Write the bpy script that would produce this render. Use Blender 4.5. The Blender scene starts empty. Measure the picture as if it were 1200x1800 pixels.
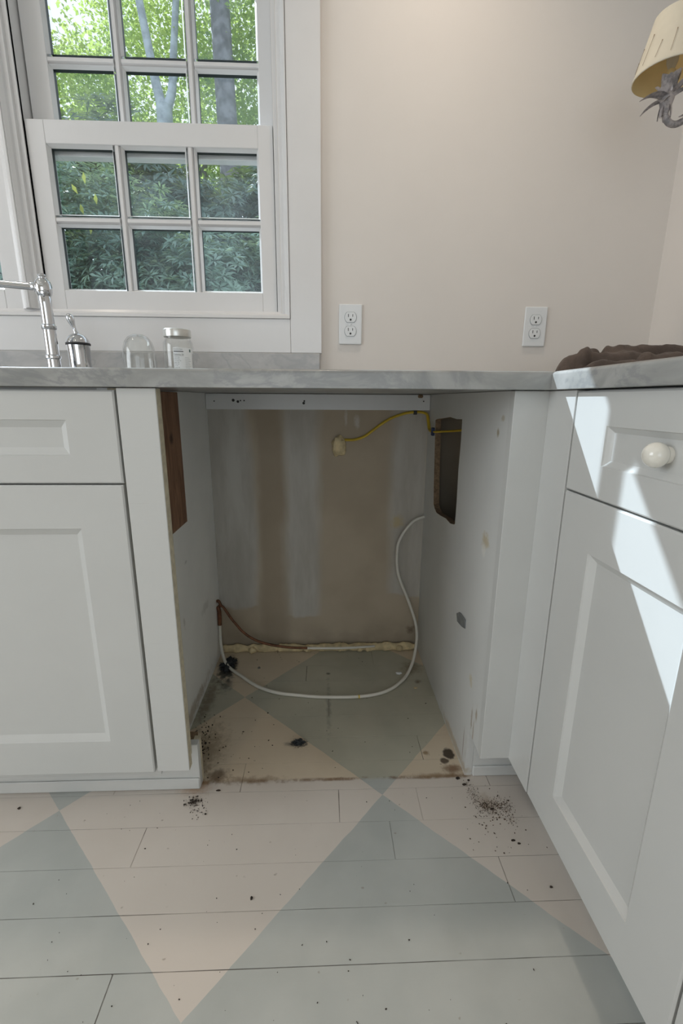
import bpy, bmesh, math, random
import numpy as np
from mathutils import Vector, Matrix, noise

random.seed(7)
rng = np.random.default_rng(7)
scene = bpy.context.scene
C = scene.collection

# ------------------------------------------------------------------ camera
CAM = Vector((.2775, -.7832, .8664))
YAW, PITCH, ROLL, FPX = .0377, .2438, .0062, 795.75


def cam_dir(x, y):
    """direction of the pixel offset (x right, y down, in focal lengths)"""
    cr, sr = math.cos(ROLL), math.sin(ROLL)
    x, y = x * cr + y * sr, -x * sr + y * cr
    cp, sp = math.cos(PITCH), math.sin(PITCH)
    Y, Z = cp - y * sp, -sp - y * cp
    cy, sy = math.cos(YAW), math.sin(YAW)
    return Vector((x * cy + Y * sy, -x * sy + Y * cy, Z))


fwd = cam_dir(0, 0)
right = cam_dir(1, 0) - fwd
up = fwd - cam_dir(0, 1)
cam_data = bpy.data.cameras.new('camera')
cam = bpy.data.objects.new('camera', cam_data)
C.objects.link(cam)
M = Matrix((right, up, -fwd)).transposed().to_4x4()
M.translation = CAM
cam.matrix_world = M
cam_data.sensor_fit = 'VERTICAL'
cam_data.sensor_height = 36.0
cam_data.sensor_width = 24.0
cam_data.lens = FPX / 1800 * 36.0
cam_data.clip_start = .02
cam_data.clip_end = 200
scene.camera = cam

# ------------------------------------------------------------------ world, sun, exposure
world = bpy.data.worlds.new('sky')
scene.world = world
world.use_nodes = True
bgn = world.node_tree.nodes['Background']
bgn.inputs['Color'].default_value = (.80, .91, 1.0, 1)
bgn.inputs['Strength'].default_value = 1.35

sun_data = bpy.data.lights.new('sun', 'SUN')
sun_data.energy = 6.8
sun_data.color = (.78, .90, 1.0)
sun_data.angle = math.radians(.35)
sun = bpy.data.objects.new('sun', sun_data)
C.objects.link(sun)
sun.location = (-4, 4, 6)
sun.rotation_euler = Vector((1.015, -1.0, -1.16)).to_track_quat('-Z', 'Y').to_euler()

scene.view_settings.view_transform = 'Standard'
scene.view_settings.look = 'None'
scene.view_settings.gamma = 1.0
scene.view_settings.use_curve_mapping = False
scene.view_settings.exposure = 0.0

# added area lamp: daylight fill from an unseen opening behind the camera
day_data = bpy.data.lights.new('rear_daylight_fill', 'AREA')
day_data.shape = 'RECTANGLE'
day_data.size, day_data.size_y = 2.0, 1.3
day_data.energy = 7.5
day_data.color = (.93, .97, 1.0)
day = bpy.data.objects.new('rear_daylight_fill', day_data)
C.objects.link(day)
day.location = (.15, -3.39, 1.25)
day.rotation_euler = (math.radians(90), 0, 0)
# second fill lamp, added in the unseen left-hand wall to brighten the right-hand fronts
side_data = bpy.data.lights.new('side_fill_light', 'AREA')
side_data.shape = 'RECTANGLE'
side_data.size, side_data.size_y = 1.7, 1.3
side_data.energy = 26
side_data.color = (.93, .97, 1.0)
side = bpy.data.objects.new('side_fill_light', side_data)
C.objects.link(side)
side.location = (-2.59, -.95, 1.45)
side.rotation_euler = (math.radians(90), 0, math.radians(-90))

CAN_SPOTS = [(.58, .34, 24), (-.95, .30, 11), (-.35, -1.15, 18), (-1.7, -2.2, 42), (.45, -2.5, 42)]


# ------------------------------------------------------------------ node helpers
class NT:
    def __init__(self, name):
        self.m = bpy.data.materials.new(name)
        self.m.use_nodes = True
        self.t = self.m.node_tree
        self.t.nodes.clear()
        self.out = self.t.nodes.new('ShaderNodeOutputMaterial')

    def n(self, kind, **kw):
        nd = self.t.nodes.new(kind)
        for k, v in kw.items():
            setattr(nd, k, v)
        return nd

    def put(self, sock, v):
        if hasattr(v, 'links') or isinstance(v, bpy.types.NodeSocket):
            self.t.links.new(v, sock)
        elif isinstance(v, (tuple, list)):
            v = tuple(v)
            if len(sock.default_value) == 4 and len(v) == 3:
                v = v + (1,)
            sock.default_value = v
        else:
            sock.default_value = v

    def math(self, op, a, b=0.0, c=None, clamp=False):
        nd = self.n('ShaderNodeMath', operation=op, use_clamp=clamp)
        self.put(nd.inputs[0], a)
        self.put(nd.inputs[1], b)
        if c is not None:
            self.put(nd.inputs[2], c)
        return nd.outputs[0]

    def pos(self):
        return self.n('ShaderNodeNewGeometry').outputs['Position']

    def xyz(self):
        s = self.n('ShaderNodeSeparateXYZ')
        self.put(s.inputs[0], self.pos())
        return s.outputs

    def scaled(self, sx, sy, sz, obj=False):
        mp = self.n('ShaderNodeMapping')
        self.put(mp.inputs['Vector'], self.n('ShaderNodeTexCoord').outputs['Object'] if obj else self.pos())
        mp.inputs['Scale'].default_value = (sx, sy, sz)
        return mp.outputs[0]

    def noise(self, scale, detail=3, rough=.5, vec=None, dist=0.0):
        nd = self.n('ShaderNodeTexNoise')
        self.put(nd.inputs['Vector'], vec if vec is not None else self.pos())
        nd.inputs['Scale'].default_value = scale
        nd.inputs['Detail'].default_value = detail
        nd.inputs['Roughness'].default_value = rough
        nd.inputs['Distortion'].default_value = dist
        return nd.outputs['Fac']

    def ramp(self, v, a, b, lo=0.0, hi=1.0):
        nd = self.n('ShaderNodeMapRange', interpolation_type='SMOOTHSTEP')
        self.put(nd.inputs[0], v)
        for i, q in zip((1, 2, 3, 4), (a, b, lo, hi)):
            nd.inputs[i].default_value = q
        return nd.outputs[0]

    def mix(self, f, a, b, blend='MIX'):
        nd = self.n('ShaderNodeMix', data_type='RGBA', blend_type=blend)
        self.put(nd.inputs[0], f)
        self.put(nd.inputs[6], a)
        self.put(nd.inputs[7], b)
        return nd.outputs[2]

    def bump(self, h, strength=.2, dist=.002):
        nd = self.n('ShaderNodeBump')
        nd.inputs['Strength'].default_value = strength
        nd.inputs['Distance'].default_value = dist
        self.put(nd.inputs['Height'], h)
        return nd.outputs[0]

    def pbr(self, color, rough=.5, metal=0.0, normal=None, **kw):
        b = self.n('ShaderNodeBsdfPrincipled')
        self.put(b.inputs['Base Color'], color)
        self.put(b.inputs['Roughness'], rough)
        self.put(b.inputs['Metallic'], metal)
        if normal is not None:
            self.put(b.inputs['Normal'], normal)
        for k, v in kw.items():
            self.put(b.inputs[k.replace('_', ' ')], v)
        self.t.links.new(b.outputs[0], self.out.inputs[0])
        return self.m

    def spot(self, P, x, y, rx, ry, soft=.5, wob=.5, wscale=60):
        """soft-edged irregular patch mask round a world x, y"""
        dx = self.math('DIVIDE', self.math('SUBTRACT', P[0], x), rx)
        dy = self.math('DIVIDE', self.math('SUBTRACT', P[1], y), ry)
        d = self.math('SQRT', self.math('ADD', self.math('MULTIPLY', dx, dx), self.math('MULTIPLY', dy, dy)))
        if wob:
            nz = self.noise(wscale, 4, .65)
            d = self.math('ADD', d, self.math('MULTIPLY', self.math('SUBTRACT', nz, .5), wob * 3))
        return self.ramp(d, 1.0, 1.0 - soft)


def plain(name, color, rough=.5, metal=0.0, var=.04, vscale=8, bump=0.0, bscale=200, **kw):
    t = NT(name)
    f = t.noise(vscale, 4, .6)
    dark = tuple(c * (1 - var) for c in color)
    lite = tuple(min(1, c * (1 + var)) for c in color)
    col = t.mix(t.ramp(f, .3, .7), dark, lite)
    nrm = t.bump(t.noise(bscale, 2), bump, .001) if bump else None
    return t.pbr(col, rough, metal, nrm, **kw)


MAT = {}
MAT['cabinet'] = plain('cabinet_paint', (.585, .590, .575), .32, var=.015, vscale=5, bump=.05, bscale=90)
MAT['inner'] = plain('cabinet_side_paint', (.67, .68, .665), .45, var=.03, vscale=9, bump=.08, bscale=60)
MAT['trim'] = plain('gloss_trim_paint', (.745, .735, .73), .22, var=.012, vscale=6, bump=.10, bscale=25)
MAT['wall'] = plain('wall_paint', (.72, .675, .63), .6, var=.015, vscale=3, bump=.06, bscale=240)
MAT['ceiling'] = plain('ceiling_paint', (.78, .76, .72), .8)
MAT['raw_edge'] = plain('raw_board_edge', (.60, .54, .40), .8, var=.15, vscale=60)
MAT['chip'] = plain('cut_board_edge', (.24, .165, .10), .9, var=.3, vscale=120)
MAT['plastic'] = plain('outlet_plastic', (.74, .755, .76), .3, var=.01)
MAT['slot'] = plain('dark_slot', (.03, .03, .03), .6)
MAT['dark'] = plain('black_rubber', (.02, .02, .022), .5)
MAT['chrome'] = plain('chrome', (.64, .65, .67), .06, 1.0, var=.02)
MAT['lid'] = plain('brushed_lid_metal', (.66, .66, .63), .32, 1.0, var=.05)
MAT['porcelain'] = plain('porcelain', (.80, .775, .70), .08, var=.01, Coat_Weight=.5)
MAT['yellow'] = plain('yellow_cable_jacket', (.60, .42, .03), .45, var=.1, vscale=40)
MAT['hose'] = plain('white_hose', (.70, .68, .61), .4, var=.04)
MAT['copper'] = plain('tarnished_copper', (.16, .07, .035), .5, .5, var=.35, vscale=60)
MAT['foam'] = plain('expanding_foam', (.66, .54, .32), .8, var=.2, vscale=35, bump=.5, bscale=120)
MAT['blue_tape'] = plain('dark_blue_tape', (.02, .035, .10), .45)
MAT['black_clip'] = plain('black_clip', (.03, .03, .03), .5)
MAT['lint'] = plain('dark_lint', (.03, .034, .038), 1.0, var=.5, vscale=120)
MAT['grit'] = plain('dark_grit', (.035, .025, .018), .9, var=.5, vscale=150)
MAT['dust'] = plain('brown_grit', (.085, .055, .035), .95, var=.5, vscale=150)
MAT['tape'] = plain('grey_tape', (.22, .24, .25), .35, .3, var=.25, vscale=50)
MAT['paper'] = plain('label_paper', (.80, .83, .84), .5, var=.01)
MAT['ink'] = plain('label_ink', (.05, .055, .06), .6)
MAT['ink2'] = plain('label_green_ink', (.10, .17, .17), .6)
MAT['pewter'] = None
MAT['screw'] = plain('screw_steel', (.25, .25, .25), .4, .8)
MAT['lawn'] = plain('lawn', (.07, .13, .035), .9, var=.4, vscale=2)
MAT['bark_pale'] = plain('pale_bark', (.36, .40, .44), .9, var=.25, vscale=6)
MAT['bark_dark'] = plain('dark_bark', (.17, .17, .185), .95, var=.35, vscale=7)
MAT['siding'] = plain('white_soffit', (.7, .72, .72), .6)
MAT['spacer'] = plain('dark_glazing_spacer', (.035, .04, .042), .5)
MAT['shadow_board'] = plain('dark_grey_board', (.13, .125, .115), .8, var=.15)
MAT['fixture'] = plain('white_fixture', (.8, .8, .78), .4)


def m_pewter():
    t = NT('weathered_pewter')
    f = t.noise(55, 5, .7)
    col = t.mix(t.ramp(f, .38, .62), (.22, .21, .215), (.46, .42, .415))
    return t.pbr(col, .55, .25, t.bump(f, .3, .002))


def m_marble(name, k0, k1, kv):
    t = NT(name)
    v = t.scaled(1.0, 1.0, 1.6)
    w = t.noise(3.2, 6, .6, v, 1.6)
    vein = t.math('ABSOLUTE', t.math('SUBTRACT', w, .5))
    f = t.ramp(vein, 0.0, .05, .55, 0.0)
    cloud = t.ramp(t.noise(9, 5, .62, v, .6), .35, .70)
    base = t.mix(cloud, k0, k1)
    col = t.mix(f, base, kv)
    return t.pbr(col, .30)


def m_floor(seam=False):
    t = NT('floor_seam_filler' if seam else 'painted_diamond_floor')
    P = t.xyz()
    x = t.math('SUBTRACT', P[0], .0538)
    y = t.math('SUBTRACT', P[1], .0416)
    u = t.math('DIVIDE', t.math('ADD', x, t.math('MULTIPLY', y, .045)), .352)
    v = t.math('DIVIDE', t.math('SUBTRACT', y, t.math('MULTIPLY', x, .0275)), .366)
    wob = t.math('MULTIPLY', t.math('SUBTRACT', t.noise(14, 3), .5), .012)
    a = t.math('FLOOR', t.math('ADD', t.math('MULTIPLY', t.math('ADD', u, v), .5), t.math('ADD', wob, .5)))
    b = t.math('FLOOR', t.math('ADD', t.math('MULTIPLY', t.math('SUBTRACT', u, v), .5), t.math('ADD', wob, .5)))
    par = t.math('FLOORED_MODULO', t.math('ADD', a, b), 2.0)
    light = t.mix(t.ramp(t.noise(5, 4), .3, .7), (.63, .57, .51), (.69, .63, .57))
    grey = t.mix(t.ramp(t.noise(6, 4), .3, .7), (.43, .45, .43), (.50, .515, .49))
    col = t.mix(par, light, grey)
    # yellowed, never-washed paint where the machine stood
    inside = t.ramp(t.math('ADD', P[1], t.math('MULTIPLY', t.math('SUBTRACT', t.noise(40, 3), .5), .012)), .093, .103)
    inx = t.math('MULTIPLY', t.ramp(P[0], -.10, -.085), t.ramp(P[0], .625, .605))
    ins = t.math('MULTIPLY', inside, inx)
    stain = t.mix(t.ramp(t.noise(4, 4, .6), .3, .75), (1.0, .92, .72), (.90, .80, .60))
    col = t.mix(t.math('MULTIPLY', ins, .70), col, t.mix(1.0, col, stain, 'MULTIPLY'))
    # grime line along the threshold
    dy = t.math('ABSOLUTE', t.math('SUBTRACT', P[1], t.math('ADD', .097, t.math('MULTIPLY', t.math('SUBTRACT', t.noise(9, 2), .5), .018))))
    line = t.math('MULTIPLY', t.ramp(dy, .008, .001), t.math('MULTIPLY', inx, t.ramp(t.noise(18, 4, .7), .42, .62)))
    col = t.mix(t.math('MULTIPLY', line, .75), col, (.16, .085, .04))
    for (sx, sy, rx, ry, soft, wb, c, k) in (
            (.02, .115, .045, .030, .9, .55, (.14, .09, .055), .8),
            (-.02, .20, .06, .12, .9, .6, (.22, .16, .09), .6),
            (-.02, .085, .05, .035, .9, .4, (.38, .20, .08), .55),
            (.10, .10, .12, .016, .9, .6, (.20, .12, .06), .6),
            (.587, .168, .017, .021, .35, .25, (.035, .022, .014), .95),
            (.571, .145, .013, .012, .4, .3, (.05, .03, .018), .9),
            (.585, .118, .035, .022, .9, .5, (.19, .10, .05), .85),
            (.53, .172, .012, .010, .8, .6, (.25, .15, .06), .8),
            (.545, .10, .10, .011, .9, .5, (.26, .16, .08), .7),
            (.30, .098, .10, .006, .9, .6, (.22, .13, .07), .7),
            (-.045, .555, .036, .085, .55, .5, (.035, .040, .042), .9),
            (-.03, .47, .030, .05, .9, .5, (.06, .065, .065), .7),
            (.19, .213, .032, .010, .9, .4, (.06, .06, .06), .55),
            (.287, .36, .010, .17, .9, .7, (.20, .19, .16), .5),
            (.565, .545, .05, .05, .9, .5, (.22, .16, .09), .55),
            (.57, .47, .014, .014, .8, .5, (.10, .07, .04), .7),
            (-.07, .40, .03, .16, .9, .6, (.12, .085, .05), .6),
            (.287, .520, .010, .008, .8, .5, (.05, .045, .04), .8),
            (-.015, .045, .020, .018, .9, .6, (.10, .075, .05), .65),
            (.635, .022, .030, .035, 1., .5, (.30, .21, .13), .5)):
        col = t.mix(t.math('MULTIPLY', t.spot(P, sx, sy, rx, ry, soft, wb), k), col, c)
    # small scuffs and specks worn through the paint
    vor = t.n('ShaderNodeTexVoronoi')
    t.put(vor.inputs['Vector'], t.scaled(1, 1.5, 1))
    vor.inputs['Scale'].default_value = 26
    sp = t.math('MULTIPLY', t.ramp(vor.outputs['Distance'], .10, .05), t.ramp(t.noise(70, 2), .5, .6))
    col = t.mix(t.math('MULTIPLY', sp, .55), col, (.25, .20, .15))
    dirt = t.ramp(t.noise(2.5, 5, .65), .45, .8, 0, .14)
    col = t.mix(dirt, col, (.30, .26, .21))
    if seam:
        col = t.mix(t.ramp(t.noise(1.0, 4, .6, t.scaled(3.2, 6, 1)), .36, .60, .92, .12), col, (.05, .035, .025))
    h = t.noise(30, 4, .6, t.scaled(.35, 2.2, 1))
    return t.pbr(col, t.ramp(t.noise(8, 3), .3, .7, .42, .58), 0, t.bump(h, .12, .002))


def m_drywall():
    t = NT('bare_drywall')
    P = t.xyz()
    wx = t.math('ADD', P[0], t.math('MULTIPLY', t.math('SUBTRACT', t.noise(6, 4, .6, t.scaled(1, 1, .25)), .5), .10))
    tan = t.mix(t.ramp(t.noise(5, 4), .3, .7), (.40, .335, .25), (.465, .395, .30))
    col = tan
    gray = t.mix(t.ramp(t.noise(11, 4, .6, t.scaled(1.5, 1, .3)), .3, .7), (.42, .40, .36), (.54, .53, .49))
    for x0, x1, z0, k in ((-.12, .035, .16, .95), (.15, .265, .13, .85), (.495, .62, .20, .8)):
        mx = t.math('MULTIPLY', t.ramp(wx, x0 - .025, x0 + .02), t.ramp(wx, x1 + .022, x1 - .018))
        mz = t.ramp(t.math('ADD', P[2], t.math('MULTIPLY', t.math('SUBTRACT', t.noise(12, 3), .5), .06)), z0 - .006, z0 + .006)
        col = t.mix(t.math('MULTIPLY', t.math('MULTIPLY', mx, mz), k), col, gray)
    # darker brown down the middle and patchily towards the foot
    dk = t.math('MULTIPLY', t.ramp(wx, .04, .07), t.ramp(wx, .16, .12))
    col = t.mix(t.math('MULTIPLY', dk, .35), col, (.24, .19, .135))
    foot = t.math('MULTIPLY', t.ramp(P[2], .13, .03), t.ramp(t.noise(9, 4), .3, .7))
    col = t.mix(t.math('MULTIPLY', foot, .55), col, (.24, .20, .15))
    for (sx, sz, rx, rz, c, k) in ((.38, .80, .012, .03, (.62, .62, .60), .6), (.345, .81, .007, .035, (.62, .62, .60), .6),
                                   (.52, .47, .03, .03, (.50, .40, .20), .7), (.58, .07, .02, .02, (.14, .10, .07), .7)):
        q = [P[0], P[2]]
        col = t.mix(t.math('MULTIPLY', t.spot(q, sx, sz, rx, rz, .8, .5), k), col, c)
    return t.pbr(col, .85, 0, t.bump(t.noise(45, 3), .08, .002))


def m_wood():
    t = NT('brown_raw_wood')
    f = t.noise(9, 5, .65, t.scaled(5, 5, .7), 1.0)
    col = t.mix(t.ramp(f, .3, .72), (.17, .085, .048), (.36, .20, .12))
    k = t.spot([t.xyz()[1], t.xyz()[2]], .30, .775, .020, .022, .9, .3)
    col = t.mix(k, col, (.06, .03, .015))
    return t.pbr(col, .7, 0, t.bump(f, .15, .002))


def m_side(kind):
    """painted cabinet side facing the empty bay, with its scuffs"""
    t = NT('scuffed_side_paint_' + kind)
    P = t.xyz()
    Q = [P[1], P[2]]
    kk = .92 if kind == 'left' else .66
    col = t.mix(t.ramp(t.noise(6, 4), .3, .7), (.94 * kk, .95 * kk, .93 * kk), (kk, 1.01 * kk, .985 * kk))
    spots = {'right': ((.095, .585, .026, .022, (.52, .43, .26), .75), (.10, .565, .016, .02, (.80, .79, .75), .6),
                       (.078, .807, .008, .010, (.30, .24, .12), .8), (.06, .835, .010, .008, (.42, .36, .24), .6),
                       (.11, .25, .016, .02, (.55, .46, .26), .55), (.06, .20, .008, .025, (.32, .24, .14), .7),
                       (.085, .17, .006, .04, (.30, .23, .14), .6), (.07, .14, .004, .05, (.34, .26, .17), .7),
                       (.20, .015, .16, .02, (.42, .33, .20), .6), (.125, .07, .0022, .06, (.18, .09, .04), .95)),
             'left': ((.25, .03, .3, .03, (.36, .28, .18), .6), (.35, .45, .012, .006, (.45, .46, .45), .5),
                      (.5, .25, .05, .02, (.5, .5, .47), .4), (.30, .30, .01, .02, (.5, .49, .45), .5))}[kind]
    for (sy, sz, ry, rz, c, k) in spots:
        col = t.mix(t.math('MULTIPLY', t.spot(Q, sy, sz, ry, rz, .7, .55 if ry > .003 else .05), k), col, c)
    return t.pbr(col, .5, 0, t.bump(t.noise(70, 3), .08, .002))


def m_stile():
    """filler board with faint saw chatter across it"""
    t = NT('chattered_filler_paint')
    P = t.xyz()
    f = t.noise(1, 3, .6, t.scaled(9, 9, 190))
    col = t.mix(t.ramp(f, .66, .78, 0, .35), (.60, .605, .59), (.47, .465, .44))
    return t.pbr(col, .4, 0, t.bump(f, .08, .002))


def m_pane():
    t = NT('window_glass')
    tr = t.n('ShaderNodeBsdfTransparent')
    tr.inputs[0].default_value = (.97, .98, .985, 1)
    gl = t.n('ShaderNodeBsdfGlossy')
    gl.inputs['Roughness'].default_value = .02
    gl.inputs['Color'].default_value = (1, 1, 1, 1)
    lw = t.n('ShaderNodeLayerWeight')
    lw.inputs['Blend'].default_value = .5
    mx = t.n('ShaderNodeMixShader')
    t.put(mx.inputs[0], t.math('ADD', t.math('MULTIPLY', t.math('POWER', lw.outputs['Facing'], 4.0), .5), .03, clamp=True))
    t.t.links.new(tr.outputs[0], mx.inputs[1])
    t.t.links.new(gl.outputs[0], mx.inputs[2])
    dust = t.n('ShaderNodeBsdfTranslucent')
    dust.inputs['Color'].default_value = (.85, .95, 1.0, 1)
    m2 = t.n('ShaderNodeMixShader')
    t.put(m2.inputs[0], t.ramp(t.noise(5, 4, .6), .25, .8, .006, .035))
    t.t.links.new(mx.outputs[0], m2.inputs[1])
    t.t.links.new(dust.outputs[0], m2.inputs[2])
    t.t.links.new(m2.outputs[0], t.out.inputs[0])
    return t.m


def m_glass():
    t = NT('clear_glass')
    tr = t.n('ShaderNodeBsdfTransparent')
    tr.inputs[0].default_value = (.985, .99, .985, 1)
    gl = t.n('ShaderNodeBsdfGlossy')
    gl.inputs['Roughness'].default_value = .07
    lw = t.n('ShaderNodeLayerWeight')
    lw.inputs['Blend'].default_value = .5
    mx = t.n('ShaderNodeMixShader')
    f = t.math('ADD', t.math('MULTIPLY', t.math('POWER', lw.outputs['Facing'], 2.6), .70), .035, clamp=True)
    t.put(mx.inputs[0], f)
    t.t.links.new(tr.outputs[0], mx.inputs[1])
    t.t.links.new(gl.outputs[0], mx.inputs[2])
    t.t.links.new(mx.outputs[0], t.out.inputs[0])
    return t.m


def m_leaf(name, ca, cb, transl, rough=.35, scale=2.0):
    t = NT(name)
    f = t.ramp(t.noise(scale, 4, .7), .32, .68)
    col = t.mix(f, ca, cb)
    b = t.n('ShaderNodeBsdfPrincipled')
    t.put(b.inputs['Base Color'], col)
    b.inputs['Roughness'].default_value = rough
    tl = t.n('ShaderNodeBsdfTranslucent')
    t.put(tl.inputs['Color'], t.mix(.5, col, (.55, .62, .10)))
    mx = t.n('ShaderNodeMixShader')
    mx.inputs[0].default_value = transl
    t.t.links.new(b.outputs[0], mx.inputs[1])
    t.t.links.new(tl.outputs[0], mx.inputs[2])
    t.t.links.new(mx.outputs[0], t.out.inputs[0])
    return t.m


def m_cloth():
    t = NT('brown_towel')
    f = t.noise(14, 5, .7)
    col = t.mix(t.ramp(f, .3, .7), (.060, .043, .034), (.105, .076, .060))
    return t.pbr(col, .95, 0, t.bump(t.noise(500, 2), .5, .002), Sheen_Weight=.08)


def m_shade(inner=False):
    t = NT('lamp_shade_lining' if inner else 'cream_lamp_shade')
    c = (.78, .62, .32) if inner else (.62, .57, .46)
    col = t.mix(t.ramp(t.noise(30, 4), .3, .7), tuple(v * .95 for v in c), c)
    return t.pbr(col, .85)


MAT['pewter'] = m_pewter()
MAT['marble'] = m_marble('white_marble_shaded', (.285, .29, .28), (.40, .40, .39), (.215, .225, .23))  # countertop stone, shade of its front edge put into the colour
MAT['marble_lit'] = m_marble('white_marble_lit', (.41, .405, .40), (.51, .50, .49), (.34, .345, .35))  # same stone for the backsplash, coloured lighter as the better-lit copy
MAT['floor'] = m_floor()
MAT['seam'] = m_floor(True)
MAT['drywall'] = m_drywall()
MAT['wood'] = m_wood()
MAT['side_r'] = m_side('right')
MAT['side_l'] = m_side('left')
MAT['stile'] = m_stile()
MAT['pane'] = m_pane()
MAT['glass'] = m_glass()
MAT['rhodo'] = m_leaf('rhododendron_leaf', (.13, .25, .23), (.33, .49, .42), .25, .28, 3.0)
MAT['rhodo2'] = m_leaf('dark_evergreen_leaf', (.07, .13, .12), (.14, .23, .20), .2, .35, 2.0)
MAT['young'] = m_leaf('young_yellow_leaf', (.40, .45, .08), (.50, .52, .12), .4)
MAT['leafA'] = m_leaf('maple_leaf', (.28, .46, .14), (.62, .74, .28), .6, .5, 1.3)
MAT['leafB'] = m_leaf('deep_green_leaf', (.09, .21, .12), (.38, .54, .22), .55, .5, .8)
MAT['cloth'] = m_cloth()
MAT['shade'] = m_shade()
MAT['shade_in'] = m_shade(True)

# ------------------------------------------------------------------ object helpers
WLOC = {}


def thing(name, loc, label=None, cat=None, group=None, kind=None):
    o = bpy.data.objects.new(name, None)
    o.empty_display_size = .05
    C.objects.link(o)
    o.location = loc
    WLOC[o.name] = Vector(loc)
    return tag(o, label, cat, group, kind)


def tag(o, label=None, cat=None, group=None, kind=None):
    for k, v in (('label', label), ('category', cat), ('group', group), ('kind', kind)):
        if v:
            o[k] = v
    return o


def link_mesh(name, me, mats, parent=None, loc=(0, 0, 0)):
    o = bpy.data.objects.new(name, me)
    C.objects.link(o)
    for m in (mats if isinstance(mats, (list, tuple)) else [mats]):
        me.materials.append(MAT[m] if isinstance(m, str) else m)
    if parent is not None:
        o.parent = parent
        o.location = Vector(loc) - WLOC[parent.name]
    else:
        o.location = loc
    WLOC[o.name] = Vector(loc)
    return o


def obj(name, bm, mats, parent=None, smooth=False, loc=None):
    """one mesh object from a bmesh in world coordinates; its origin goes to loc, the parent's base, or the mesh's foot"""
    if loc is None:
        if parent is not None:
            loc = WLOC[parent.name]
        else:
            xs = [v.co for v in bm.verts]
            lo = [min(v[i] for v in xs) for i in range(3)]
            hi = [max(v[i] for v in xs) for i in range(3)]
            loc = Vector(((lo[0] + hi[0]) / 2, (lo[1] + hi[1]) / 2, lo[2]))
    loc = Vector(loc)
    bmesh.ops.translate(bm, verts=bm.verts, vec=-loc)
    me = bpy.data.meshes.new(name)
    bm.to_mesh(me)
    bm.free()
    if smooth:
        for p in me.polygons:
            p.use_smooth = True
        try:
            me.set_sharp_from_angle(angle=math.radians(40))
        except Exception:
            pass
    return link_mesh(name, me, mats, parent, loc)


def box(x0, x1, y0, y1, z0, z1, bev=0.0, bm=None, seg=1, mi=0):
    own = bmesh.new()
    r = bmesh.ops.create_cube(own, size=1.0)
    for v in own.verts:
        v.co = Vector((x0 + (v.co.x + .5) * (x1 - x0), y0 + (v.co.y + .5) * (y1 - y0), z0 + (v.co.z + .5) * (z1 - z0)))
    if bev:
        bmesh.ops.bevel(own, geom=own.edges[:], offset=bev, segments=seg, affect='EDGES', profile=.5)
    for f in own.faces:
        f.material_index = mi
    if bm is None:
        return own
    me = bpy.data.meshes.new('tmp')
    own.to_mesh(me)
    own.free()
    bm.from_mesh(me)
    bpy.data.meshes.remove(me)
    return bm


def loft(rings, closed=True, cap=True, bm=None):
    bm = bm or bmesh.new()
    vs = [[bm.verts.new(p) for p in r] for r in rings]
    n = len(rings[0])
    for a, b in zip(vs[:-1], vs[1:]):
        for i in range(n if closed else n - 1):
            j = (i + 1) % n
            bm.faces.new((a[i], a[j], b[j], b[i]))
    if cap and closed:
        bm.faces.new(vs[0][::-1])
        bm.faces.new(vs[-1])
    bmesh.ops.recalc_face_normals(bm, faces=bm.faces[:])
    return bm


def lathe(prof, cx=0, cy=0, n=32, axis=None, bm=None, cap=True):
    """prof: (radius, height) pairs turned round a vertical axis, or round `axis` through (cx, cy, ...)"""
    rings = []
    for r, h in prof:
        ring = []
        for k in range(n):
            a = 2 * math.pi * k / n
            ring.append(Vector((r * math.cos(a), r * math.sin(a), h)))
        rings.append(ring)
    if axis is not None:
        org, d = Vector(axis[0]), Vector(axis[1]).normalized()
        q = Vector((0, 0, 1)).rotation_difference(d)
        rings = [[org + q @ p for p in r] for r in rings]
    else:
        rings = [[p + Vector((cx, cy, 0)) for p in r] for r in rings]
    return loft(rings, cap=cap, bm=bm)


def catmull(pts, sub=8):
    P = [Vector(p) for p in pts]
    P = [2 * P[0] - P[1]] + P + [2 * P[-1] - P[-2]]
    out = []
    for i in range(1, len(P) - 2):
        for k in range(sub):
            t = k / sub
            a, b, c, d = P[i - 1], P[i], P[i + 1], P[i + 2]
            out.append(.5 * ((2 * b) + (c - a) * t + (2 * a - 5 * b + 4 * c - d) * t * t + (3 * b - a - 3 * c + d) * t ** 3))
    out.append(P[-2])
    return out


def tube(pts, rad, n=10, sub=8, flat=1.0, bm=None, smooth=True):
    path = catmull(pts, sub) if smooth else [Vector(p) for p in pts]
    m = len(path)
    rads = rad if callable(rad) else (lambda t: rad)
    T = (path[1] - path[0]).normalized()
    N = T.orthogonal().normalized()
    rings = []
    for i, p in enumerate(path):
        T2 = (path[min(i + 1, m - 1)] - path[max(i - 1, 0)]).normalized()
        q = T.rotation_difference(T2)
        N = (q @ N)
        N = (N - T2 * N.dot(T2)).normalized()
        T = T2
        B = T.cross(N)
        r = rads(i / (m - 1))
        rings.append([p + N * r * math.cos(2 * math.pi * k / n) + B * r * flat * math.sin(2 * math.pi * k / n) for k in range(n)])
    return loft(rings, bm=bm)


def rot_right(y_left, x_face):
    """local (x right, y depth, z up) door space -> a face looking towards -X whose left edge is at y_left"""
    m = Matrix.Rotation(-math.pi / 2, 4, 'Z')
    m.translation = (x_face, y_left, 0)
    return m


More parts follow.
